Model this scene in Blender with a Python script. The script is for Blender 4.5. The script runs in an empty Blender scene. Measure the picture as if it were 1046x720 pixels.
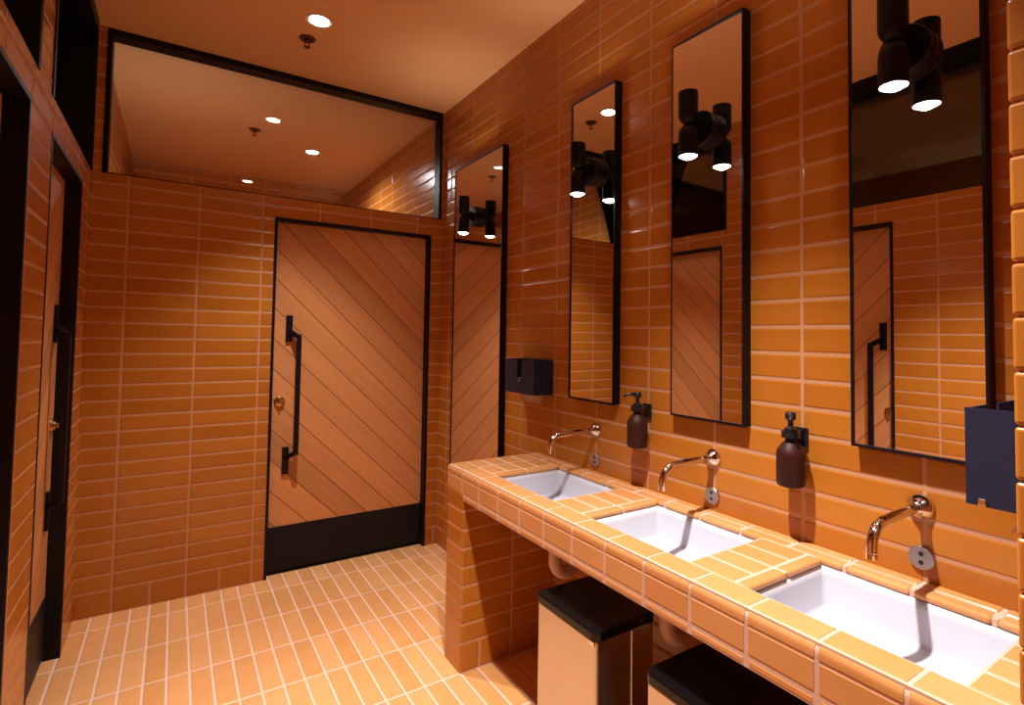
import bpy, bmesh, math
from mathutils import Vector, Matrix

S = bpy.context.scene
COL = S.collection

# ------------------------------------------------------------------ camera
IMG_W, IMG_H = 1046.0, 720.0
CAM_LOC = Vector((-1.4856, -0.5768, 1.3926))
YAW, PITCH, ROLL = 0.59666, 0.03865, 0.01353
F_PX, PX, PY = 557.5, 557.95, 321.84
cam = bpy.data.cameras.new('camera')
cam_ob = bpy.data.objects.new('camera', cam)
COL.objects.link(cam_ob)
cyw, syw, cp, sp = math.cos(YAW), math.sin(YAW), math.cos(PITCH), math.sin(PITCH)
fwd = Vector((syw * cp, cyw * cp, sp))
rgt = Vector((cyw, -syw, 0))
upv = rgt.cross(fwd)
cr, sr = math.cos(ROLL), math.sin(ROLL)
r2 = cr * rgt + sr * upv
u2 = -sr * rgt + cr * upv
cam_ob.matrix_world = Matrix(((r2.x, u2.x, -fwd.x, CAM_LOC.x), (r2.y, u2.y, -fwd.y, CAM_LOC.y),
                              (r2.z, u2.z, -fwd.z, CAM_LOC.z), (0, 0, 0, 1)))
cam.sensor_fit = 'HORIZONTAL'
cam.sensor_width = 36.0
cam.lens = F_PX / IMG_W * 36.0
cam.shift_x = (IMG_W / 2 - PX) / IMG_W
cam.shift_y = (PY - IMG_H / 2) / IMG_W
cam.clip_start = 0.02
S.camera = cam_ob

# ------------------------------------------------------------------ light and exposure
S.view_settings.view_transform = 'Standard'
S.view_settings.look = 'None'
S.view_settings.gamma = 1.0
S.view_settings.use_curve_mapping = False
S.view_settings.exposure = 0.0
world = bpy.data.worlds.new('world')
S.world = world
world.use_nodes = True
world.node_tree.nodes['Background'].inputs['Color'].default_value = (0.02, 0.012, 0.008, 1)
world.node_tree.nodes['Background'].inputs['Strength'].default_value = 1.0

KEY_W = 440.0          # watts of the downlight over the counter
BACK_W = 235.0          # watts of the downlight near the back wall
KEY_COL = (1.0, 0.97, 0.98)
UP_W = 4.0             # watts of the upward beam of one wall light
KEY_SIZE, KEY_BLEND = 78, 0.75
FAR_W = 60.0
SCONCE_GLOW = 45.0     # emission of the sconce lenses
DISC_GLOW = 30.0

def spot(name, loc, watts, size, blend, colour, radius=0.03):
    l = bpy.data.lights.new(name, 'SPOT')
    l.energy = watts; l.spot_size = math.radians(size); l.spot_blend = blend
    l.color = colour; l.shadow_soft_size = radius
    o = bpy.data.objects.new(name, l); COL.objects.link(o); o.location = loc
    return o

# ------------------------------------------------------------------ measures
L, D, H = -1.846, 2.889, 2.913      # left wall x, back wall y, ceiling height
T, P, BASE = 0.305, 0.07716, 0.1178  # tile length, row pitch, base course height
REAR = -2.4
GR = 0.0095

# ------------------------------------------------------------------ node helpers
class NT:
    def __init__(self, name):
        self.m = bpy.data.materials.new(name); self.m.use_nodes = True
        self.t = self.m.node_tree
        self.b = self.t.nodes['Principled BSDF']
    def n(self, kind, **kw):
        nd = self.t.nodes.new(kind)
        for k, v in kw.items(): setattr(nd, k, v)
        return nd
    def link(self, a, b): self.t.links.new(a, b)
    def math(self, op, a, b=None, c=None):
        nd = self.n('ShaderNodeMath', operation=op)
        for i, v in enumerate((a, b, c)):
            if v is None: continue
            if isinstance(v, (int, float)): nd.inputs[i].default_value = v
            else: self.link(v, nd.inputs[i])
        return nd.outputs[0]
    def smooth(self, v, lo, hi):
        nd = self.n('ShaderNodeMapRange', interpolation_type='SMOOTHSTEP')
        self.link(v, nd.inputs['Value'])
        nd.inputs['From Min'].default_value = lo; nd.inputs['From Max'].default_value = hi
        return nd.outputs['Result']
    def mix(self, f, a, b):
        nd = self.n('ShaderNodeMix', data_type='RGBA')
        for s, v in ((nd.inputs[0], f), (nd.inputs[6], a), (nd.inputs[7], b)):
            if isinstance(v, (int, float)): s.default_value = v
            elif isinstance(v, tuple): s.default_value = (*v, 1)
            else: self.link(v, s)
        return nd.outputs[2]
    def set(self, **kw):
        for k, v in kw.items():
            s = self.b.inputs[k.replace('_', ' ')]
            if isinstance(v, tuple): s.default_value = (*v, 1)
            elif isinstance(v, (int, float)): s.default_value = v
            else: self.link(v, s)

def plain(name, col, rough=0.5, metal=0.0, coat=0.0, noise=0.0, **kw):
    m = NT(name)
    m.set(Base_Color=col, Roughness=rough, Metallic=metal)
    if coat: m.set(Coat_Weight=coat)
    tc = m.n('ShaderNodeTexCoord'); nz = m.n('ShaderNodeTexNoise')
    nz.inputs['Scale'].default_value = kw.pop('scale', 30.0); nz.inputs['Detail'].default_value = 3
    m.link(tc.outputs['Object'], nz.inputs['Vector'])
    a = tuple(c * (1 - noise) for c in col); b = tuple(min(1, c * (1 + noise)) for c in col)
    m.set(Base_Color=m.mix(nz.outputs['Fac'], a, b))
    m.set(Roughness=m.math('MULTIPLY_ADD', nz.outputs['Fac'], 0.12 * rough, rough * 0.94))
    m.set(**kw)
    return m.m

TILE = (0.46, 0.154, 0.017)
GROUT = (0.54, 0.265, 0.13)
FTILE = (0.73, 0.345, 0.120)

def tile_mat(name, ua, u0, ul, va, v0, vl, base=False, tile=TILE, grout=GROUT, rough=0.22, gr=GR, seams=(), vseam=True):
    """stack bond tiles in world metres: ua/va = axis letters, u0/v0 = a joint, ul/vl = pitch"""
    m = NT(name)
    g = m.n('ShaderNodeNewGeometry'); sx = m.n('ShaderNodeSeparateXYZ'); m.link(g.outputs['Position'], sx.inputs[0])
    U, V = sx.outputs[ua], sx.outputs[va]
    if base:
        low = m.math('LESS_THAN', V, v0)
        ulen = m.math('MULTIPLY_ADD', low, -ul / 2, ul)
    else:
        ulen = ul
    u = m.math('DIVIDE', m.math('SUBTRACT', U, u0), ulen)
    fu = m.math('FRACT', u)
    du = m.math('MULTIPLY', m.math('MINIMUM', fu, m.math('SUBTRACT', 1.0, fu)), ulen)
    v = m.math('DIVIDE', m.math('SUBTRACT', V, v0), vl)
    fv = m.math('FRACT', v)
    dv = m.math('MULTIPLY', m.math('MINIMUM', fv, m.math('SUBTRACT', 1.0, fv)), vl)
    cv = m.math('FLOOR', v)
    if base:
        dlow = m.math('MINIMUM', m.math('ABSOLUTE', m.math('SUBTRACT', V, v0)), m.math('ABSOLUTE', V))
        dv = m.math('ADD', m.math('MULTIPLY', dlow, low), m.math('MULTIPLY', dv, m.math('SUBTRACT', 1.0, low)))
        cv = m.math('MULTIPLY', cv, m.math('SUBTRACT', 1.0, low))
    dist = m.math('MINIMUM', du, dv) if vseam else dv
    for s in seams:
        dist = m.math('MINIMUM', dist, m.math('ABSOLUTE', m.math('SUBTRACT', U, s)))
    mask = m.smooth(dist, gr / 2 - 0.0012, gr / 2 + 0.0012)
    hgt = m.smooth(dist, gr / 2 - 0.001, gr / 2 + 0.005)
    cid = m.n('ShaderNodeCombineXYZ'); m.link(m.math('FLOOR', u), cid.inputs[0]); m.link(cv, cid.inputs[1])
    wn = m.n('ShaderNodeTexWhiteNoise', noise_dimensions='2D'); m.link(cid.outputs[0], wn.inputs['Vector'])
    nz = m.n('ShaderNodeTexNoise'); nz.inputs['Scale'].default_value = 9; nz.inputs['Detail'].default_value = 4
    m.link(g.outputs['Position'], nz.inputs['Vector'])
    fac = m.math('MULTIPLY_ADD', nz.outputs['Fac'], 0.5, m.math('MULTIPLY', wn.outputs['Value'], 0.5))
    dark = (tile[0] * 0.86, tile[1] * 0.78, tile[2] * 0.62)
    lite = (min(1, tile[0] * 1.12), tile[1] * 1.18, tile[2] * 1.35)
    tc = m.mix(fac, dark, lite)
    gz = m.n('ShaderNodeTexNoise'); gz.inputs['Scale'].default_value = 120
    m.link(g.outputs['Position'], gz.inputs['Vector'])
    gc = m.mix(gz.outputs['Fac'], tuple(c * .9 for c in grout), tuple(min(1, c * 1.1) for c in grout))
    m.set(Base_Color=m.mix(mask, gc, tc))
    m.set(Roughness=m.math('ADD', m.math('MULTIPLY', mask, rough - 0.85), 0.85))
    m.set(Specular_IOR_Level=m.math('MULTIPLY_ADD', mask, 0.35, 0.1))
    bp = m.n('ShaderNodeBump'); bp.inputs['Strength'].default_value = 0.6; bp.inputs['Distance'].default_value = 0.003
    wav = m.math('MULTIPLY_ADD', nz.outputs['Fac'], 0.12, hgt)
    m.link(wav, bp.inputs['Height']); m.link(bp.outputs[0], m.b.inputs['Normal'])
    return m.m

def glaze_mat(name, tile, rough=0.22):
    """glazed tile for tiles that are modelled one by one"""
    m = NT(name)
    g = m.n('ShaderNodeNewGeometry')
    nz = m.n('ShaderNodeTexNoise'); nz.inputs['Scale'].default_value = 14; nz.inputs['Detail'].default_value = 4
    m.link(g.outputs['Position'], nz.inputs['Vector'])
    fac = m.math('MULTIPLY_ADD', nz.outputs['Fac'], 0.5, m.math('MULTIPLY', g.outputs['Random Per Island'], 0.5))
    m.set(Base_Color=m.mix(fac, (tile[0] * .88, tile[1] * .80, tile[2] * .65), (min(1, tile[0] * 1.12), tile[1] * 1.18, tile[2] * 1.35)),
          Roughness=rough)
    return m.m

def wood_mat(name, sgn, tone=(0.57, 0.235, 0.080)):
    """tongue and groove boards at 45 degrees in object space (local x across, z up)"""
    m = NT(name)
    tc = m.n('ShaderNodeTexCoord'); sx = m.n('ShaderNodeSeparateXYZ'); m.link(tc.outputs['Object'], sx.inputs[0])
    X, Z = sx.outputs['X'], sx.outputs['Z']
    k = 0.70711
    across = m.math('MULTIPLY', m.math('ADD', m.math('MULTIPLY', X, sgn), Z), k)
    along = m.math('MULTIPLY', m.math('SUBTRACT', m.math('MULTIPLY', X, sgn), Z), k)
    w = 0.124
    a = m.math('DIVIDE', m.math('ADD', across, 0.015), w)
    fa = m.math('FRACT', a)
    d = m.math('MULTIPLY', m.math('MINIMUM', fa, m.math('SUBTRACT', 1.0, fa)), w)
    groove = m.smooth(d, 0.0008, 0.0030)
    bid = m.math('FLOOR', a)
    wn = m.n('ShaderNodeTexWhiteNoise', noise_dimensions='1D'); m.link(bid, wn.inputs['W'])
    cb = m.n('ShaderNodeCombineXYZ')
    m.link(m.math('MULTIPLY', across, 34.0), cb.inputs[0]); m.link(m.math('MULTIPLY_ADD', wn.outputs['Value'], 31.0, m.math('MULTIPLY', along, 1.3)), cb.inputs[1])
    m.link(m.math('MULTIPLY', wn.outputs['Value'], 17.0), cb.inputs[2])
    nz = m.n('ShaderNodeTexNoise'); nz.inputs['Scale'].default_value = 1.0; nz.inputs['Detail'].default_value = 6; nz.inputs['Roughness'].default_value = 0.62
    m.link(cb.outputs[0], nz.inputs['Vector'])
    cb2 = m.n('ShaderNodeCombineXYZ')
    m.link(m.math('MULTIPLY', across, 150.0), cb2.inputs[0]); m.link(m.math('MULTIPLY', along, 4.0), cb2.inputs[1])
    nf = m.n('ShaderNodeTexNoise'); nf.inputs['Scale'].default_value = 1.0; nf.inputs['Detail'].default_value = 3
    m.link(cb2.outputs[0], nf.inputs['Vector'])
    f = m.math('ADD', m.math('MULTIPLY', nz.outputs['Fac'], 0.55), m.math('ADD', m.math('MULTIPLY', wn.outputs['Value'], 0.35), m.math('MULTIPLY', nf.outputs['Fac'], 0.2)))
    col = m.mix(f, tuple(c * .62 for c in tone), tuple(c * 1.42 for c in tone))
    col = m.mix(groove, (0.09, 0.03, 0.012), col)
    m.set(Base_Color=col, Roughness=0.45, Specular_IOR_Level=0.3)
    bp = m.n('ShaderNodeBump'); bp.inputs['Strength'].default_value = 0.5; bp.inputs['Distance'].default_value = 0.002
    m.link(groove, bp.inputs['Height']); m.link(bp.outputs[0], m.b.inputs['Normal'])
    return m.m

def glass_mat(name, tint=(1, 1, 1), extra=0.02):
    m = NT(name)
    out = m.t.nodes['Material Output']
    tr = m.n('ShaderNodeBsdfTransparent'); tr.inputs[0].default_value = (*tint, 1)
    gl = m.n('ShaderNodeBsdfGlossy'); gl.inputs['Roughness'].default_value = 0.0
    fr = m.n('ShaderNodeFresnel'); fr.inputs[0].default_value = 1.5
    mx = m.n('ShaderNodeMixShader')
    m.link(m.math('ADD', fr.outputs[0], extra), mx.inputs[0]); m.link(tr.outputs[0], mx.inputs[1]); m.link(gl.outputs[0], mx.inputs[2])
    m.link(mx.outputs[0], out.inputs['Surface'])
    return m.m

def glow_mat(name, strength, col=(1.0, 0.95, 0.88)):
    m = NT(name)
    m.set(Base_Color=(0.8, 0.8, 0.8), Roughness=0.4, Emission_Color=col, Emission_Strength=strength)
    return m.m

M = dict(
    wr=tile_mat('orange_tile_right', 'Y', 0.0, T, 'Z', BASE, P, base=True),
    wb=tile_mat('orange_tile_back', 'X', -1.0912, T, 'Z', BASE, P, base=True),
    wl=tile_mat('orange_tile_left', 'Y', 1.532, T, 'Z', BASE, P, base=True),
    we=tile_mat('orange_tile_end', 'X', -0.345, T, 'Z', BASE, P, base=True),
    wend=tile_mat('orange_tile_end_nose', 'Y', -0.345, T, 'Z', BASE, P, base=False, seams=()),
    pier=tile_mat('orange_tile_pier', 'X', -0.2315, T, 'Z', BASE, P, base=True),
    piernose=tile_mat('orange_tile_pier_nose', 'Y', 0.0, T, 'Z', BASE, P, vseam=False),
    floor=tile_mat('pale_orange_floor_tile', 'X', -1.0832, 0.0770, 'Y', 3.0395, 0.3048, tile=FTILE, grout=(0.80, 0.53, 0.38), rough=0.32, gr=0.0085),
    ceil=plain('ceiling_paint', (0.80, 0.42, 0.165), 0.85, noise=0.03, scale=6),
    black=plain('black_powder_coat', (0.007, 0.005, 0.007), 0.45, noise=0.2, Specular_IOR_Level=0.2),
    kick=plain('black_kick_plate', (0.010, 0.008, 0.011), 0.5, noise=0.15, Specular_IOR_Level=0.2),
    navy=plain('dark_navy_powder_coat', (0.013, 0.017, 0.042), 0.5, noise=0.15, Specular_IOR_Level=0.3),
    chrome=plain('chrome', (0.74, 0.69, 0.68), 0.07, metal=1.0, noise=0.02),
    brass=plain('brass', (0.62, 0.40, 0.17), 0.25, metal=1.0, noise=0.05),
    bronze=plain('dark_bronze', (0.16, 0.075, 0.035), 0.4, metal=1.0, noise=0.08),
    mirror=plain('mirror_silver', (0.88, 0.87, 0.86), 0.0, metal=1.0, noise=0.0),
    china=plain('white_ceramic', (0.58, 0.575, 0.62), 0.12, noise=0.01),
    tile=glaze_mat('counter_tile_glaze_lit', (0.62, 0.275, 0.088)),  # wall tile paled: the light on the counter is put into its colour
    walltile=glaze_mat('corner_tile_glaze', TILE, 0.3),
    grout=plain('grout', (0.64, 0.40, 0.28), 0.9, noise=0.08, scale=120),
    steel=plain('brushed_steel', (0.62, 0.56, 0.53), 0.3, metal=1.0, noise=0.06),
    lid=plain('black_plastic_lid', (0.004, 0.0035, 0.004), 0.14, noise=0.1, Specular_IOR_Level=0.3),
    amber=plain('amber_plastic', (0.036, 0.0075, 0.0042), 0.5, noise=0.1, Specular_IOR_Level=0.2),
    pump=plain('black_plastic', (0.008, 0.007, 0.008), 0.35, noise=0.1),
    pipe=plain('pinkish_pvc_pipe', (0.62, 0.42, 0.34), 0.4, noise=0.04),
    paper=plain('tissue_paper', (0.72, 0.55, 0.46), 0.9, noise=0.03),
    satin=plain('satin_nickel', (0.42, 0.39, 0.39), 0.35, metal=1.0, noise=0.03),
    glass=glass_mat('clear_glass'),
    darkroom=plain('dark_brown_dim_stall', (0.045, 0.014, 0.008), 0.8, noise=0.1),  # dark brown, darkened further so the colour itself keeps the unlit stalls dim
    woodA=wood_mat('diagonal_boards_falling', 1.0),
    woodB=wood_mat('diagonal_boards_rising', -1.0),
    glow=glow_mat('lamp_lens', SCONCE_GLOW),
    disc=glow_mat('downlight_lens', DISC_GLOW),
    trimw=plain('white_trim', (0.75, 0.62, 0.5), 0.5, noise=0.02),
)

# ------------------------------------------------------------------ mesh helpers
def link(name, bm, mats, parent=None, loc=None, smooth=False, rot=None, bevel=0.0, seg=2):
    me = bpy.data.meshes.new(name)
    bmesh.ops.recalc_face_normals(bm, faces=bm.faces)
    bm.to_mesh(me); bm.free()
    for k in (mats if isinstance(mats, (list, tuple)) else [mats]): me.materials.append(M[k])
    if smooth:
        for p in me.polygons: p.use_smooth = True
    o = bpy.data.objects.new(name, me); COL.objects.link(o)
    if parent: o.parent = parent
    if loc: o.location = loc
    if rot: o.rotation_euler = rot
    if bevel:
        md = o.modifiers.new('bevel', 'BEVEL'); md.width = bevel; md.segments = seg; md.limit_method = 'ANGLE'
        md.angle_limit = math.radians(40)
    if smooth:
        md = o.modifiers.new('wn', 'WEIGHTED_NORMAL') if bevel else None
    return o

def thing(name, label, cat, loc=(0, 0, 0), rot=(0, 0, 0), group=None):
    o = bpy.data.objects.new(name, None); COL.objects.link(o)
    o.location = loc; o.rotation_euler = rot; o.empty_display_size = 0.05
    tag(o, label, cat, group)
    return o

def tag(o, label, cat, group=None):
    o['label'] = label; o['category'] = cat
    if group: o['group'] = group
    return o

def struct(o):
    o['kind'] = 'structure'
    return o

def sempty(name, loc, rot=(0, 0, 0)):
    o = bpy.data.objects.new(name, None); COL.objects.link(o); o.location = loc; o.rotation_euler = rot
    o.empty_display_size = 0.05
    return struct(o)

def box(bm, x0, x1, y0, y1, z0, z1, mi=0):
    v = [bm.verts.new((x, y, z)) for x in (x0, x1) for y in (y0, y1) for z in (z0, z1)]
    fs = []
    for q in ((0, 1, 3, 2), (4, 6, 7, 5), (0, 4, 5, 1), (2, 3, 7, 6), (0, 2, 6, 4), (1, 5, 7, 3)):
        f = bm.faces.new([v[i] for i in q]); f.material_index = mi; fs.append(f)
    return fs

def bbox(x0, x1, y0, y1, z0, z1):
    bm = bmesh.new(); box(bm, x0, x1, y0, y1, z0, z1); return bm

def rbox(bm, x0, x1, y0, y1, z0, z1, r, seg=2):
    """separate rounded box"""
    t = bmesh.new(); box(t, x0, x1, y0, y1, z0, z1)
    bmesh.ops.bevel(t, geom=t.edges[:], offset=r, segments=seg, affect='EDGES', profile=0.5)
    me = bpy.data.meshes.new('tmp'); t.to_mesh(me); t.free(); bm.from_mesh(me); bpy.data.meshes.remove(me)

def cyl(bm, p0, p1, r0, r1=None, n=24, caps=True):
    r1 = r0 if r1 is None else r1
    p0, p1 = Vector(p0), Vector(p1); d = (p1 - p0).normalized()
    a = d.orthogonal().normalized(); b = d.cross(a)
    ra = [bm.verts.new(p0 + r0 * (math.cos(t) * a + math.sin(t) * b)) for t in [2 * math.pi * i / n for i in range(n)]]
    rb = [bm.verts.new(p1 + r1 * (math.cos(t) * a + math.sin(t) * b)) for t in [2 * math.pi * i / n for i in range(n)]]
    for i in range(n):
        bm.faces.new((ra[i], ra[(i + 1) % n], rb[(i + 1) % n], rb[i]))
    if caps:
        bm.faces.new(ra[::-1]); bm.faces.new(rb)

def lathe(bm, prof, origin, axis='Z', n=32):
    """profile of (radius, height) turned about an axis; closes the ends"""
    o = Vector(origin); rings = []
    for r, h in prof:
        ring = []
        for i in range(n):
            t = 2 * math.pi * i / n; c, s = r * math.cos(t), r * math.sin(t)
            q = {'Z': (c, s, h), 'X': (h, c, s), 'Y': (c, h, s)}[axis]
            ring.append(bm.verts.new(o + Vector(q)))
        rings.append(ring)
    for a, b in zip(rings, rings[1:]):
        for i in range(n):
            bm.faces.new((a[i], a[(i + 1) % n], b[(i + 1) % n], b[i]))
    bm.faces.new(rings[0][::-1]); bm.faces.new(rings[-1])

def tube(bm, pts, r, n=20):
    pts = [Vector(p) for p in pts]; rings = []; prev = None
    for i, p in enumerate(pts):
        d = ((pts[min(i + 1, len(pts) - 1)] - pts[max(i - 1, 0)])).normalized()
        a = d.orthogonal().normalized() if prev is None else (prev - d * prev.dot(d)).normalized()
        prev = a; b = d.cross(a)
        rr = r[i] if isinstance(r, (list, tuple)) else r
        rings.append([bm.verts.new(p + rr * (math.cos(2 * math.pi * k / n) * a + math.sin(2 * math.pi * k / n) * b)) for k in range(n)])
    for a, b in zip(rings, rings[1:]):
        for i in range(n): bm.faces.new((a[i], a[(i + 1) % n], b[(i + 1) % n], b[i]))
    bm.faces.new(rings[0][::-1]); bm.faces.new(rings[-1])

def arc(c, r, a0, a1, n, plane='XZ', y=0.0):
    out = []
    for i in range(n + 1):
        t = math.radians(a0 + (a1 - a0) * i / n)
        out.append((c[0] + r * math.cos(t), y, c[1] + r * math.sin(t)))
    return out

def slab(us, vs, holes, fmap, w0, w1):
    """wall slab with rectangular holes; fmap(u, v, w) -> point"""
    hc = [(max(h[0], us[0]), min(h[1], us[-1]), max(h[2], vs[0]), min(h[3], vs[-1])) for h in holes]; holes = hc
    us = sorted(set(us + [h[i] for h in holes for i in (0, 1)])); vs = sorted(set(vs + [h[i] for h in holes for i in (2, 3)]))
    def solid(i, j):
        if i < 0 or j < 0 or i >= len(us) - 1 or j >= len(vs) - 1: return False
        cu, cv = (us[i] + us[i + 1]) / 2, (vs[j] + vs[j + 1]) / 2
        return not any(h[0] < cu < h[1] and h[2] < cv < h[3] for h in holes)
    bm = bmesh.new()
    def quad(a): bm.faces.new([bm.verts.new(fmap(*p)) for p in a])
    for i in range(len(us) - 1):
        for j in range(len(vs) - 1):
            if not solid(i, j): continue
            a, b, c, d = us[i], us[i + 1], vs[j], vs[j + 1]
            quad(((a, c, w0), (b, c, w0), (b, d, w0), (a, d, w0)))
            quad(((a, c, w1), (a, d, w1), (b, d, w1), (b, c, w1)))
            if not solid(i - 1, j): quad(((a, c, w0), (a, d, w0), (a, d, w1), (a, c, w1)))
            if not solid(i + 1, j): quad(((b, c, w0), (b, c, w1), (b, d, w1), (b, d, w0)))
            if not solid(i, j - 1): quad(((a, c, w0), (a, c, w1), (b, c, w1), (b, c, w0)))
            if not solid(i, j + 1): quad(((a, d, w0), (b, d, w0), (b, d, w1), (a, d, w1)))
    bmesh.ops.remove_doubles(bm, verts=bm.verts, dist=1e-5)
    return bm

# ------------------------------------------------------------------ the room
FARY = 5.45           # far wall of the room seen through the transom
DARKX = -3.45         # outer wall of the dim stalls behind the left wall
WT = 0.15
struct(link('floor', bbox(DARKX - .1, 0.16, REAR - .1, FARY + .1, -0.1, 0.0), 'floor'))
struct(link('ceiling', bbox(DARKX - .1, 0.16, REAR - .1, FARY + .1, H, H + 0.1), 'ceil'))
struct(link('wall_right', bbox(0.0, 0.15, REAR, FARY, 0.0, H), 'wr'))
# back wall: door opening and transom
BD = (-1.030, -0.078, 0.0, 2.060)     # back door opening x0 x1 z0 z1
BT = (-1.812, -0.010, 2.177, 2.912)   # back transom
struct(link('wall_back', slab([DARKX, 0.0], [0.0, H], [(BD[0], BD[1], -1, BD[3]), (BT[0], BT[1], BT[2], BT[3])],
                              lambda u, v, w: (u, w, v), D, D + WT), 'wb'))
# left wall: two door openings and two transoms
D1 = (1.837, 2.553, 0.0, 2.055)
D2 = (0.830, 1.516, 0.0, 2.055)
T1 = (0.150, 1.600, 2.165, 2.912)
T2 = (1.800, 2.838, 2.165, 2.912)
struct(link('wall_left', slab([REAR, D], [0.0, H], [(D1[0], D1[1], -1, D1[3]), (D2[0], D2[1], -1, D2[3]), T1, T2],
                              lambda u, v, w: (w, u, v), L, L - WT), 'wl'))
struct(link('wall_rear', bbox(DARKX, 0.0, REAR - WT, REAR, 0.0, H), 'wb'))
# end wall beside the camera: the counter runs up to its far face
bm = bmesh.new(); box(bm, -0.497, 0.0, -1.9, -0.310, 0.0, H)
for f in bm.faces:
    c = f.calc_center_median(); f.material_index = 1 if abs(c.x + 0.497) < 1e-4 else 0
bmesh.ops.bevel(bm, geom=[e for e in bm.edges if all(abs(v.co.x + 0.497) < 1e-4 for v in e.verts) and abs(e.verts[0].co.y - e.verts[1].co.y) < 1e-4],
                offset=0.012, segments=4, affect='EDGES', profile=0.5)
we_ = struct(link('wall_end', bm, ['we', 'wend']))
bm = bmesh.new()
for k in range(36):
    z = BASE + k * P
    rbox(bm, -0.5005, -0.4655, -0.346, -0.3065, z + .0015, min(z + P - .0015, H - .001), .0055, 3)
link('corner_tiles', bm, 'walltile', we_)
# room beyond the back transom and the dim stalls behind the left wall
struct(link('wall_beyond', bbox(L, 0.0, FARY, FARY + WT, 0.0, H), 'wb'))
struct(link('wall_beyond_left', bbox(L - WT, L, D + WT, FARY, 0.0, H), 'wl'))
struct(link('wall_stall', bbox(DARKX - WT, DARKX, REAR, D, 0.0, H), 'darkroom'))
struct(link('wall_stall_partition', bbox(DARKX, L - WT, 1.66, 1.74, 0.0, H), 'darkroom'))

# ------------------------------------------------------------------ doors and transoms
def door(name, origin, rotz, width, height, rec, wood, hinge_right, hx_plate, hx_bar, hx_lock):
    """local frame: x across seen from the room, y into the wall, z up"""
    e = sempty(name, origin, (0, 0, rotz))
    j = 0.016
    bm = bmesh.new()
    box(bm, 0, j, -0.002, WT, 0, height); box(bm, width - j, width, -0.002, WT, 0, height); box(bm, j, width - j, -0.002, WT, height - j, height)
    link('door_frame', bm, 'black', e)
    x0, x1 = j + .003, width - j - .003
    leaf = link('door_leaf', bbox(x0, x1, rec, rec + .045, 0.272, height - j - .003), wood, e)
    link('kick_plate', bbox(x0, x1, rec - .004, rec + .045, 0.022, 0.272), 'kick', e)
    link('threshold', bbox(j, width - j, rec + .004, rec + .06, 0.0, 0.012), 'black', e)
    bm = bmesh.new()
    for zc in (1.417, 0.648):
        rbox(bm, hx_plate - .018, hx_plate + .018, rec - .012, rec + .002, zc - .078, zc + .078, .002)
    h = link('pull_handle', bm, 'black', e)
    s = 1 if hx_bar > hx_plate else -1
    bm = bmesh.new()
    yb = rec - 0.052
    rbox(bm, hx_bar - .013, hx_bar + .013, yb - .010, yb + .010, 0.684, 1.381, .002)
    link('grip_bar', bm, 'black', h)
    for za, zb in ((1.400, 1.368), (0.665, 0.697)):
        bm = bmesh.new()
        a = Vector((hx_plate + s * .006, rec - .008, za)); b = Vector((hx_bar, yb, zb))
        d = (b - a).normalized(); w = Vector((0, 0, 1)).cross(d).normalized() * .012; u = d.cross(w).normalized() * .012
        vs = [bm.verts.new(p + q) for p in (a, b) for q in (w + u, w - u, -w - u, -w + u)]
        for q in ((0, 1, 2, 3), (7, 6, 5, 4), (0, 4, 5, 1), (1, 5, 6, 2), (2, 6, 7, 3), (3, 7, 4, 0)): bm.faces.new([vs[i] for i in q])
        link('handle_arm', bm, 'black', h)
    bm = bmesh.new()
    lathe(bm, [(0.030, 0.002), (0.030, -0.006), (0.026, -0.011), (0.019, -0.012), (0.018, -0.016), (0.003, -0.017)], (hx_lock, rec, 0.992), 'Y', 28)
    k = link('lock_rose', bm, 'brass', e, smooth=False)
    bm = bmesh.new(); rbox(bm, hx_lock - .004, hx_lock + .004, rec - .026, rec - .014, .982, 1.002, .0015)
    link('thumb_turn', bm, 'brass', k)
    return e

door('door_1', (BD[0], D, 0), 0.0, BD[1] - BD[0], BD[3], 0.048, 'woodA', True, 0.100, 0.148, 0.062)
door('door_2', (L, D1[0], 0), math.pi / 2, D1[1] - D1[0], D1[3], 0.055, 'woodB', False, 0.610, 0.560, 0.640)
door('door_3', (L, D2[0], 0), math.pi / 2, D2[1] - D2[0], D2[3], 0.055, 'woodA', True, 0.078, 0.126, 0.048)

def transom(name, origin, rotz, width, z0, z1, depth, top=0.02, side=0.02):
    e = sempty(name, origin, (0, 0, rotz))
    bm = bmesh.new(); h = z1 - z0; lip = 0.004
    box(bm, 0, side, -lip, depth + .02, 0, h); box(bm, width - side, width, -lip, depth + .02, 0, h)
    box(bm, side, width - side, -lip, depth + .02, h - top, h); box(bm, side, width - side, 0.002, depth + .02, 0, 0.006)
    link('window_frame', bm, 'black', e)
    link('window_pane', bbox(side, width - side, depth, depth + .002, 0.006, h - top), 'glass', e)
    return e
transom('window_1', (BT[0], D, BT[2]), 0.0, BT[1] - BT[0], BT[2], H - .002, 0.066, top=0.03)
transom('window_2', (L, T1[0], T1[2]), math.pi / 2, T1[1] - T1[0], T1[2], H - .002, 0.125, top=0.065, side=0.03)
transom('window_3', (L, T2[0], T2[2]), math.pi / 2, T2[1] - T2[0], T2[2], H - .002, 0.125, top=0.065, side=0.03)

# ------------------------------------------------------------------ vanity counter
CX, CT = -0.472, 0.826                # front plane, top height
SINKS = [(0.205 - .41, 0.205), (0.383, 0.788), (0.982, 1.385)]   # y ranges near, middle, far
SX0, SX1 = -0.388, -0.078
Y0, Y1 = -0.310, 1.672
vc = thing('vanity_counter', 'long orange tiled wash counter with three sinks let into it', 'counter', (CX, (Y0 + Y1) / 2, 0))
def child(name, bm, mats, parent, **kw):
    o = link(name, bm, mats, None, **kw); o.parent = parent
    o.matrix_parent_inverse = Matrix.Translation(parent.location).inverted()
    return o
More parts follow.
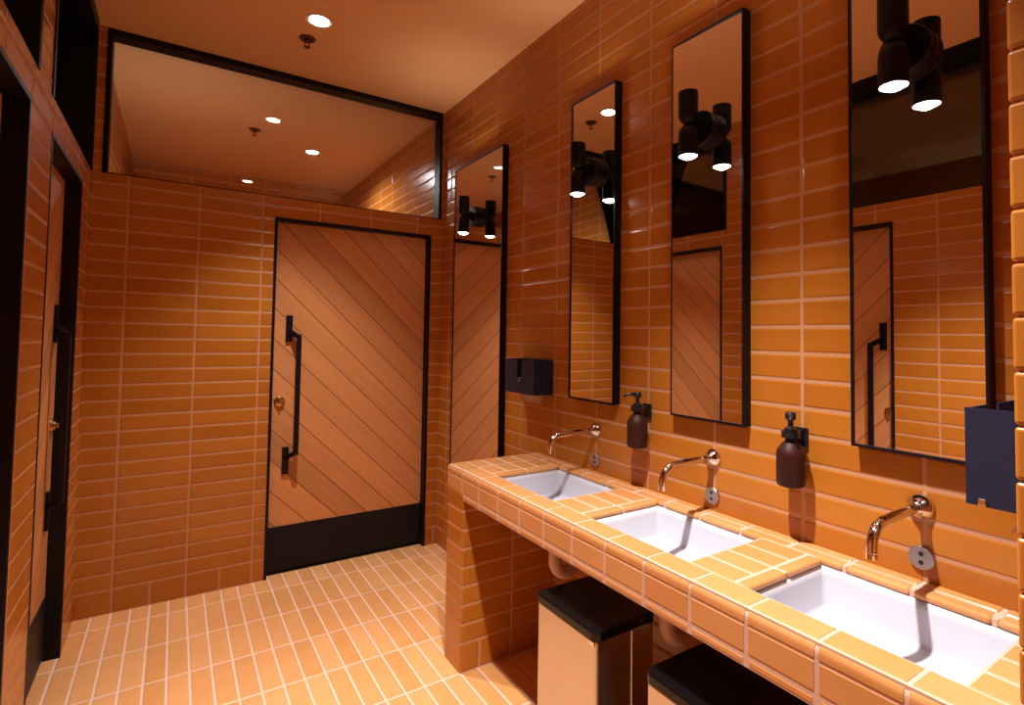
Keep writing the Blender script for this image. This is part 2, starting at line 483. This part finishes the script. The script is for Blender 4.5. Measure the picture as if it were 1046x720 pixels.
# grout bed under the tiles
holes = [(a, b + .016, SX0 + .002, SX1 + .016) for a, b in SINKS]
bm = slab([Y0, Y1 - .003], [CX + .006, -0.001], holes, lambda u, v, w: (v, u, w), CT - .0015, CT - 0.017)
box(bm, CX + .0012, CX + .04, Y0, Y1 - .003, CT - .122, CT - .0305)
child('grout_bed', bm, 'grout', vc)
g = 0.0045
def tiles(bm, x0, x1, y0, y1, z0, z1, r=.003): rbox(bm, x0 + g, x1 - g, y0 + g, y1 - g, z0, z1, r)
# front edge: bullnose tiles
bm = bmesh.new(); prof = []
R = 0.021
for i in range(7):
    t = math.radians(90 + 90 * i / 6); prof.append((CX + R + R * math.cos(t), CT - R + R * math.sin(t)))
def bull(bm, ya, yb, xin, o=0.0):
    pts = [(xin, CT - o)] + [(x + o, z - o) for x, z in prof] + [(CX + o, CT - .030), (CX + .012, CT - .030), (CX + .012, CT - .022), (xin, CT - .022)]
    A = [bm.verts.new((x, ya, z)) for x, z in pts]; B = [bm.verts.new((x, yb, z)) for x, z in pts]; n = len(pts)
    for i in range(n): bm.faces.new((A[i], A[(i + 1) % n], B[(i + 1) % n], B[i]))
    bm.faces.new(A[::-1]); bm.faces.new(B)
js = [Y0] + [k * T / 2 for k in range(-2, 11)] + [Y1]
js = [j for j in js if Y0 - 1e-6 <= j <= Y1 + 1e-6]
for a, b in zip(js, js[1:]):
    if b - a > .03: bull(bm, a + g, b - (g if b < Y1 - .01 else 0), SX0 - .003)
gb = bmesh.new(); bull(gb, Y0, Y1 - .003, SX0 - .004, .0012); 
for a, b in SINKS:
    if b > a: box(gb, SX0 + .1505, SX0 + .1595, b + .005, b + .037, CT - .0172, CT - .0022)
for j in js[1:-1]: box(gb, SX1 + .005, SX1 + .037, j - .005, j + .005, CT - .0172, CT - .0022)
child('edge_grout', gb, 'grout', vc)
child('edge_tiles', bm, 'tile', vc)
# fascia: upright tiles and the bottom nosing
bm = bmesh.new()
for a, b in zip(js, js[1:]):
    if b - a > .03:
        rbox(bm, CX, CX + .012, a + g, b - (g if b < Y1 - .01 else 0), CT - .0925, CT - .0375, .002)
        if b <= 1.53: rbox(bm, CX, CX + .03, a + g * .3, b - g * .3, CT - .123, CT - .0985, .008)
child('fascia_tiles', bm, 'tile', vc)
child('underside', slab([Y0, 1.513], [CX + .03, -0.001], [(a - .014, b + .014, SX0 - .014, SX1 + .014) for a, b in SINKS], lambda u, v, w: (v, u, w), CT - .112, CT - .121), 'grout', vc)
# deck tiles between the sinks: field tiles running along the counter, and a nosing beside the sinks
def field(ya, yb, parts=1):
    bm = bmesh.new()
    xs = [SX0, SX0 + P, SX0 + 2 * P, SX0 + 3 * P, SX1]
    for k in range(parts):
        for p, q in zip(xs, xs[1:]): tiles(bm, p, q, ya + (yb - ya) * k / parts, ya + (yb - ya) * (k + 1) / parts, CT - .012, CT)
    child('deck_tiles', bm, 'tile', vc)
field(0.205 + .040, 0.383)
field(0.788 + .040, 0.982)
field(1.385 + .040, Y1 + g, 2)
field(Y0, SINKS[0][0])
bm = bmesh.new()
for yb in (0.205, 0.788, 1.385):
    for a, b in ((SX0, SX0 + .155), (SX0 + .155, SX1)):
        rbox(bm, a + g * .6, b - g * .6, yb + .0005, yb + .040 - g * .5, CT - .0175, CT + .0005, .008, 4)
for a, b in zip(js, js[1:]):
    if b - a > .03: rbox(bm, SX1 + .0005, SX1 + .040, a + g, b - g, CT - .0175, CT + .0005, .008, 4)
    if b - a > .03: rbox(bm, SX1 + .044, -.001, a + g, b - g, CT - .012, CT + .0015, .004, 3)
child('nosing_tiles', bm, 'tile', vc)
# end pier
bm = bmesh.new(); box(bm, CX, -0.001, 1.513, Y1, 0.0, CT - .0965)
for f in bm.faces:
    c = f.calc_center_median(); f.material_index = 1 if abs(c.x - CX) < 1e-4 else 0
bmesh.ops.bevel(bm, geom=[e for e in bm.edges if all(abs(v.co.x - CX) < 1e-4 for v in e.verts) and abs(e.verts[0].co.y - e.verts[1].co.y) < 1e-4],
                offset=0.008, segments=3, affect='EDGES', profile=0.5)
child('end_pier', bm, ['pier', 'piernose'], vc)

# ------------------------------------------------------------------ sinks
def sink(ya, yb, label):
    cx, cy = (SX0 + SX1) / 2, (ya + yb) / 2
    hw, hl = (SX1 - SX0) / 2, (yb - ya) / 2
    t = thing('sink', label, 'sink', (cx, cy, CT - .125), group='white sinks in the counter')
    def ring(bm, hx, hy, r, z, n=5):
        out = []
        for sx, sy, a0 in ((1, 1, 0), (-1, 1, 90), (-1, -1, 180), (1, -1, 270)):
            for i in range(n + 1):
                a = math.radians(a0 + 90 * i / n)
                out.append(bm.verts.new((sx * (hx - r) + r * math.cos(a), sy * (hy - r) + r * math.sin(a), z)))
        return out
    bm = bmesh.new(); zt = 0.125 - 0.018
    rs = [ring(bm, hw + .012, hl + .012, .010, zt - .11), ring(bm, hw + .012, hl + .012, .010, zt), ring(bm, hw + .001, hl + .001, .008, zt),
          ring(bm, hw - .003, hl - .003, .012, zt - .02), ring(bm, hw - .010, hl - .010, .016, .022), ring(bm, hw - .014, hl - .014, .016, .012),
          ring(bm, hw - .026, hl - .026, .016, .007), ring(bm, .04, .04, .039, .004)]
    for a, b in zip(rs, rs[1:]):
        n = len(a)
        for i in range(n): bm.faces.new((a[i], a[(i + 1) % n], b[(i + 1) % n], b[i]))
    bm.faces.new(rs[-1]); bm.faces.new(rs[0][::-1])
    o = link('basin', bm, 'china', t, smooth=True)
    bm = bmesh.new(); lathe(bm, [(.022, .0038), (.022, .0065), (.018, .0075), (.016, .0055), (.002, .0052)], (0.0, 0, 0), 'Z', 28)
    link('drain', bm, 'chrome', t, smooth=False)
    return t
sink(*SINKS[0], 'white rectangular sink at the near end of the counter, largest in view')
sink(*SINKS[1], 'white rectangular sink in the middle of the counter, between the two soap bottles')
sink(*SINKS[2], 'white rectangular sink at the far end of the counter beside its rounded corner')

# ------------------------------------------------------------------ taps and sensors
def faucet(y, label):
    t = thing('faucet', label, 'faucet', (0, y, 1.0), group='chrome wall taps')
    bm = bmesh.new()
    lathe(bm, [(.030, -.0005), (.030, -.006), (.027, -.011), (.019, -.020), (.014, -.024), (.012, -.03)], (0, 0, 0), 'X', 32)
    link('wall_flange', bm, 'chrome', t, smooth=True)
    pts = [(-.02, 0, 0), (-.08, 0, 0), (-.14, 0, -.001), (-.185, 0, -.003)]
    c = (-.190, -.053)
    pts += [(c[0] + .05 * math.cos(math.radians(a)), 0, c[1] + .05 * math.sin(math.radians(a))) for a in range(96, 181, 12)]
    pts += [(-.2405, 0, -.058), (-.2405, 0, -.064)]
    bm = bmesh.new(); tube(bm, pts, .0115, 24)
    sp_ = link('spout', bm, 'chrome', t, smooth=True)
    bm = bmesh.new(); cyl(bm, (-.2405, 0, -.060), (-.2405, 0, -.072), .0122, .0122, 24)
    link('aerator', bm, 'chrome', sp_)
    return t
faucet(0.008, 'chrome wall tap over the nearest sink')
faucet(0.614, 'chrome wall tap over the middle sink')
faucet(1.220, 'chrome wall tap over the far sink')
def sensor(y, z, label):
    t = thing('faucet_sensor', label, 'sensor', (0, y, z), group='round tap sensors')
    bm = bmesh.new(); lathe(bm, [(.0275, -.0005), (.0275, -.007), (.0262, -.0085), (.002, -.0088)], (0, 0, 0), 'X', 32)
    p = link('sensor_plate', bm, 'satin', t)
    for dz in (.010, -.010):
        bm = bmesh.new(); lathe(bm, [(.0055, -.0085), (.0055, -.0094), (.001, -.0096)], (0, 0, dz), 'X', 16)
        link('sensor_eye', bm, 'pump', p)
    return t
sensor(0.006, 0.880, 'round silver sensor plate with two black eyes below the nearest tap')
sensor(0.617, 0.876, 'round silver sensor plate with two black eyes below the middle tap')
sensor(1.223, 0.876, 'round silver sensor plate with two black eyes below the far tap')

# ------------------------------------------------------------------ soap bottles in wall brackets
def soap(y, zb, aim, lab_b, lab_h):
    bx = -0.055
    t = thing('soap_bottle', lab_b, 'soap bottle', (bx, y, zb), group='amber soap bottles')
    bm = bmesh.new()
    lathe(bm, [(.004, .0005), (.027, 0), (.0345, .003), (.038, .009), (.038, .088), (.0365, .098), (.030, .108), (.024, .117), (.017, .123), (.0145, .126), (.0145, .140)], (0, 0, 0), 'Z', 40)
    link('bottle_body', bm, 'amber', t, smooth=True)
    bm = bmesh.new()
    lathe(bm, [(.017, .136), (.017, .160), (.012, .163), (.0075, .166), (.0075, .182), (.012, .184), (.0145, .188), (.0145, .200), (.012, .205), (.003, .206)], (0, 0, 0), 'Z', 28)
    pm = link('pump_head', bm, 'pump', t)
    bm = bmesh.new(); d = Vector(aim)
    tube(bm, [d * .005 + Vector((0, 0, .196)), d * .030 + Vector((0, 0, .197)), d * .046 + Vector((0, 0, .192)), d * .052 + Vector((0, 0, .184))], [.0065, .0055, .0045, .004], 14)
    link('pump_nozzle', bm, 'pump', pm, smooth=True)
    h = thing('bottle_bracket', lab_h, 'bracket', (0, y, zb + .135), group='black soap bottle brackets')
    bm = bmesh.new()
    rbox(bm, -.010, -.0005, -.021, .021, -.030, .024, .002)
    link('wall_plate', bm, 'pump', h)
    bm = bmesh.new(); lathe(bm, [(.0178, .0), (.0245, .0), (.0245, .018), (.0178, .018), (.0178, .0005)], (bx, 0, 0), 'Z', 32)
    rbox(bm, bx + .021, -.006, -.012, .012, 0.0, .018, .002)
    link('collar', bm, 'pump', h)
soap(0.307, 0.985, (-.85, -.52, 0), 'amber soap bottle with black pump between the near and middle sinks', 'black wall bracket holding the nearer soap bottle')
soap(0.918, 0.985, (-.82, .57, 0), 'amber soap bottle with black pump between the middle and far sinks', 'black wall bracket holding the farther soap bottle')

# ------------------------------------------------------------------ mirrors
def mirror(y0, y1, z0, z1, label, yaw=0.0):
    yc = (y0 + y1) / 2; w = (y1 - y0) / 2; h = z1 - z0; d = 0.036; fr = 0.007
    t = thing('mirror', label, 'mirror', (0, yc, z0), (0, 0, 0), group='black framed wall mirrors')
    bm = bmesh.new()
    box(bm, -d, -.0005, -w, -w + fr, 0, h); box(bm, -d, -.0005, w - fr, w, 0, h)
    box(bm, -d, -.0005, -w + fr, w - fr, 0, fr); box(bm, -d, -.0005, -w + fr, w - fr, h - fr, h)
    link('mirror_frame', bm, 'black', t)
    link('mirror_glass', bbox(-.0015, .0015, -w + fr, w - fr, fr, h - fr), 'mirror', t, loc=(-d + .005, 0, 0), rot=(0, 0, yaw))
    return t
MZ0, MZ1 = 1.122, 2.440
mirror(-0.140, 0.152, MZ0, MZ1, 'narrow mirror over the nearest sink, its top cut off by the picture')
mirror(0.473, 0.773, MZ0, MZ1, 'narrow mirror over the middle sink showing part of a wooden door', yaw=0.024)
mirror(1.076, 1.376, MZ0, MZ1, 'narrow mirror over the far sink showing only tiles and ceiling')
mirror(1.996, 2.616, 0.16, MZ1, 'wide full-length mirror beyond the end of the counter by the back door')

# ------------------------------------------------------------------ sconces on the mirrors
def sconce(y, z, label):
    t = thing('wall_sconce', label, 'wall light', (-.0325, y, z), group='twin black up-down lights')
    bm = bmesh.new(); lathe(bm, [(.059, 0), (.059, -.010), (.056, -.012), (.056, -.018), (.058, -.020), (.058, -.034), (.055, -.038), (.004, -.039)], (0, 0, 0), 'X', 40)
    link('base_drum', bm, 'black', t)
    bm = bmesh.new(); rbox(bm, -.075, -.034, -.014, .014, -.022, .022, .003)
    link('arm', bm, 'black', t)
    cx = -.088
    for s, nm in ((1, 'upper'), (-1, 'lower')):
        bm = bmesh.new()
        pr = [(.006, s * .001), (.016, s * .003), (.0245, s * .012), (.0305, s * .024), (.032, s * .036), (.032, s * .106), (.0295, s * .106), (.0295, s * .099), (.004, s * .099)]
        lathe(bm, pr, (cx, 0, 0), 'Z', 36)
        sh = link('lamp_shade', bm, 'black', t, smooth=False)
        bm = bmesh.new()
        k = 1 if s < 0 else 0.7
        lathe(bm, [(.0292, s * .1005), (.0292, s * .1035), (.022, s * (.1035 + .005 * k)), (.013, s * (.1035 + .010 * k)), (.002, s * (.1035 + .012 * k))], (cx, 0, 0), 'Z', 32)
        link('lamp_lens', bm, 'glow', sh, smooth=True)
    u = spot('wall_sconce_lamp', (cx, 0, .118), UP_W, 100, 0.9, KEY_COL, 0.02); u.rotation_euler = (math.pi, 0, 0); u.parent = t
    return t
SZ = 2.090
sconce(0.006, SZ, 'black up-down light on the nearest narrow mirror')
sconce(0.622, SZ, 'black up-down light on the middle narrow mirror')
sconce(1.214, SZ, 'black up-down light on the farthest narrow mirror')
sconce(2.300, SZ, 'black up-down light on the wide mirror by the back door')

# ------------------------------------------------------------------ paper towel dispensers
def dispenser(loc, rz, label, plab, side_lock):
    """local: y into the wall (back at y=0 -> front at -0.107), x across, z up from the bottom"""
    t = thing('paper_towel_dispenser', label, 'paper towel dispenser', loc, (0, 0, rz), group='dark paper towel boxes')
    w, d, h, s = 0.131, 0.107, 0.162, 0.003
    bm = bmesh.new()
    box(bm, -w, w, -s, -.0005, 0, h)
    box(bm, -w, -w + s, -d, -s, 0, h); box(bm, w - s, w, -d, -s, 0, h)
    box(bm, -w + s, -.05, -d + s, -s, 0, s); box(bm, .05, w - s, -d + s, -s, 0, s); box(bm, -.05, .05, -s - .02, -s, 0, s)
    link('box_shell', bm, 'navy', t)
    # front with a slot from the top edge down to mid height
    bm = slab([-w + s, w - s], [0, h - .001], [(-.022, .022, h * .46, h + 1)], lambda u, v, q: (u, q, v), -d, -d + s)
    link('front_plate', bm, 'navy', t)
    bm = bmesh.new(); rbox(bm, -.005, .006, -d - .004, -d - .0002, h * .46 - .018, h * .46 - .004, .0015)
    link('latch', bm, 'satin', t)
    if side_lock:
        bm = bmesh.new(); rbox(bm, w - .0002, w + .0035, -.090, -.078, .001, .012, .0015)
        link('key_lock', bm, 'chrome', t)
    c, sn = math.cos(rz), math.sin(rz)
    e = thing('paper_towel', plab, 'paper towel', loc, (0, 0, rz), group='paper towels')
    bm = bmesh.new()
    # folded stack standing in the box with its lowest leaf hanging out of the mouth
    box(bm, -.115, .115, -.092, -.010, .005, .066)
    vs = [(-.100, -.034, .006), (.112, -.034, .006), (.104, -.056, -.042), (-.072, -.056, -.042)]
    top = [bm.verts.new(v) for v in vs]; bot = [bm.verts.new((v[0], v[1] + .0012, v[2] - .0008)) for v in vs]
    bm.faces.new(top); bm.faces.new(bot[::-1])
    for i in range(4): bm.faces.new((top[i], bot[i], bot[(i + 1) % 4], top[(i + 1) % 4]))
    link('towel_stack', bm, 'paper', e)
    return t
dispenser((0, 1.677, 1.117), -math.pi / 2, 'dark paper towel box on the right wall beyond the far sink',
          'paper towel hanging from the box beyond the far sink', False)
dispenser((-0.232, -0.310, 1.119), math.pi, 'dark paper towel box on the end wall at the right edge over the nearest sink',
          'paper towel hanging from the box at the right edge', True)

# ------------------------------------------------------------------ waste bins under the counter
def bin_(y0, y1, label):
    x0, x1 = -0.472, -0.226; cx, cy = (x0 + x1) / 2, (y0 + y1) / 2; hx, hy = (x1 - x0) / 2, (y1 - y0) / 2
    t = thing('waste_bin', label, 'bin', (cx, cy, 0), group='steel bins under the counter')
    bm = bmesh.new(); rbox(bm, -hx + .006, hx - .006, -hy + .006, hy - .006, 0.012, .526, .010, 3)
    bd = link('bin_body', bm, 'steel', t, smooth=False)
    bm = bmesh.new(); rbox(bm, -hx + .012, hx - .012, -hy + .012, hy - .012, 0.0, .014, .004)
    link('base_rim', bm, 'lid', t)
    bm = bmesh.new()
    t2 = bmesh.new(); box(t2, -hx, hx, -hy, hy, .524, .550)
    ve = [e for e in t2.edges if abs(e.verts[0].co.z - e.verts[1].co.z) > .01]
    bmesh.ops.bevel(t2, geom=ve, offset=.026, segments=6, affect='EDGES', profile=.5)
    te = [e for e in t2.edges if e.verts[0].co.z > .549 and e.verts[1].co.z > .549]
    bmesh.ops.bevel(t2, geom=te, offset=.005, segments=3, affect='EDGES', profile=.5)
    me = bpy.data.meshes.new('tmp'); t2.to_mesh(me); t2.free(); bm.from_mesh(me); bpy.data.meshes.remove(me)
    link('bin_lid', bm, 'lid', t)
    bm = bmesh.new(); rbox(bm, -hx + .002, -hx + .010, -hy + .010, -hy + .034, .508, .522, .002)
    link('lid_catch', bm, 'chrome', t)
    bm = bmesh.new(); rbox(bm, hx - .102, hx - .096, -hy + .003, -hy + .007, .02, .52, .001)  # chrome strip drawing the highlight streak on the bin's near face
    link('highlight_strip', bm, 'chrome', t)
    return t
bin_(0.645, 0.958, 'steel bin with black lid under the counter, nearest the end pier')
bin_(0.142, 0.455, 'steel bin with black lid under the near sink, cut off by the picture')

# ------------------------------------------------------------------ waste pipes under the sinks
def trap(y, zb, label):
    t = thing('drain_pipe', label, 'pipe', (-.233, y, zb), group='pinkish sink traps')
    r = 0.026; zt = CT - .131 - zb
    bm = bmesh.new()
    pts = [(0, 0, zt), (0, 0, .09)] + [(.055 + .055 * math.cos(math.radians(a)), 0, .08 + .055 * math.sin(math.radians(a))) for a in range(180, 361, 15)] + [(.11, 0, .10)]
    pts += [(.125, 0, .135), (.15, 0, .15), (.228, 0, .15)]
    tube(bm, pts, r, 24)
    p = link('trap_bend', bm, 'pipe', t, smooth=True)
    bm = bmesh.new(); cyl(bm, (0, 0, .150), (0, 0, .178), r + .006, None, 24)
    link('slip_nut', bm, 'pipe', t)
    bm = bmesh.new(); cyl(bm, (.218, 0, .15), (.232, 0, .15), r + .018, None, 24)
    link('wall_escutcheon', bm, 'pipe', t)
    return t
trap(1.182, 0.442, 'pinkish waste pipe under the far sink, behind the first bin')
trap(0.596, 0.458, 'pinkish waste pipe under the middle sink, between the two bins')

# ------------------------------------------------------------------ ceiling fittings
def downlight(x, y, label, watts, size=KEY_SIZE, blend=KEY_BLEND):
    t = thing('ceiling_downlight', label, 'downlight', (x, y, H), group='recessed ceiling downlights')
    bm = bmesh.new(); lathe(bm, [(.058, -.0005), (.060, -.003), (.056, -.006), (.047, -.005), (.045, -.001)], (0, 0, 0), 'Z', 40)
    link('trim_ring', bm, 'trimw', t)
    bm = bmesh.new(); lathe(bm, [(.044, -.0015), (.044, -.006), (.030, -.009), (.003, -.010)], (0, 0, 0), 'Z', 36)
    link('downlight_lens', bm, 'disc', t, smooth=True)
    s = spot('downlight_lamp', (0, 0, -.03), watts, size, blend, KEY_COL); s.parent = t
    return t
downlight(-0.955, 2.203, 'recessed round ceiling light near the back wall', BACK_W, 76, 1.0)
downlight(-0.930, 0.290, 'recessed round ceiling light over the wash counter, above the picture', KEY_W)
downlight(-0.582, 4.282, 'round ceiling light seen through the back transom glass', FAR_W, 165, 0.6)
w_ = spot('adjoining_wall_lamp', (-1.60, 3.30, 1.95), 9.0, 172, 0.5, KEY_COL, 0.02); w_.rotation_euler = (math.pi, 0, 0)
def sprinkler(x, y, label):
    t = thing('sprinkler_head', label, 'sprinkler', (x, y, H), group='brass ceiling sprinklers')
    bm = bmesh.new(); lathe(bm, [(.040, -.0005), (.040, -.006), (.030, -.010), (.022, -.006), (.018, -.005)], (0, 0, 0), 'Z', 32)
    link('escutcheon', bm, 'bronze', t)
    bm = bmesh.new(); lathe(bm, [(.011, -.001), (.011, -.022), (.007, -.026), (.004, -.028)], (0, 0, 0), 'Z', 20)
    for s in (-1, 1): tube(bm, [(s * .009, 0, -.018), (s * .013, 0, -.032), (s * .004, 0, -.046)], .003, 10)
    b = link('sprinkler_body', bm, 'bronze', t)
    bm = bmesh.new(); lathe(bm, [(.003, -.044), (.016, -.046), (.016, -.048), (.003, -.050)], (0, 0, 0), 'Z', 20)
    link('deflector', bm, 'bronze', t)
sprinkler(-0.970, 2.411, 'small brass sprinkler on the ceiling beside the downlight')
sprinkler(-1.042, 4.001, 'small dark sprinkler seen through the back transom glass')
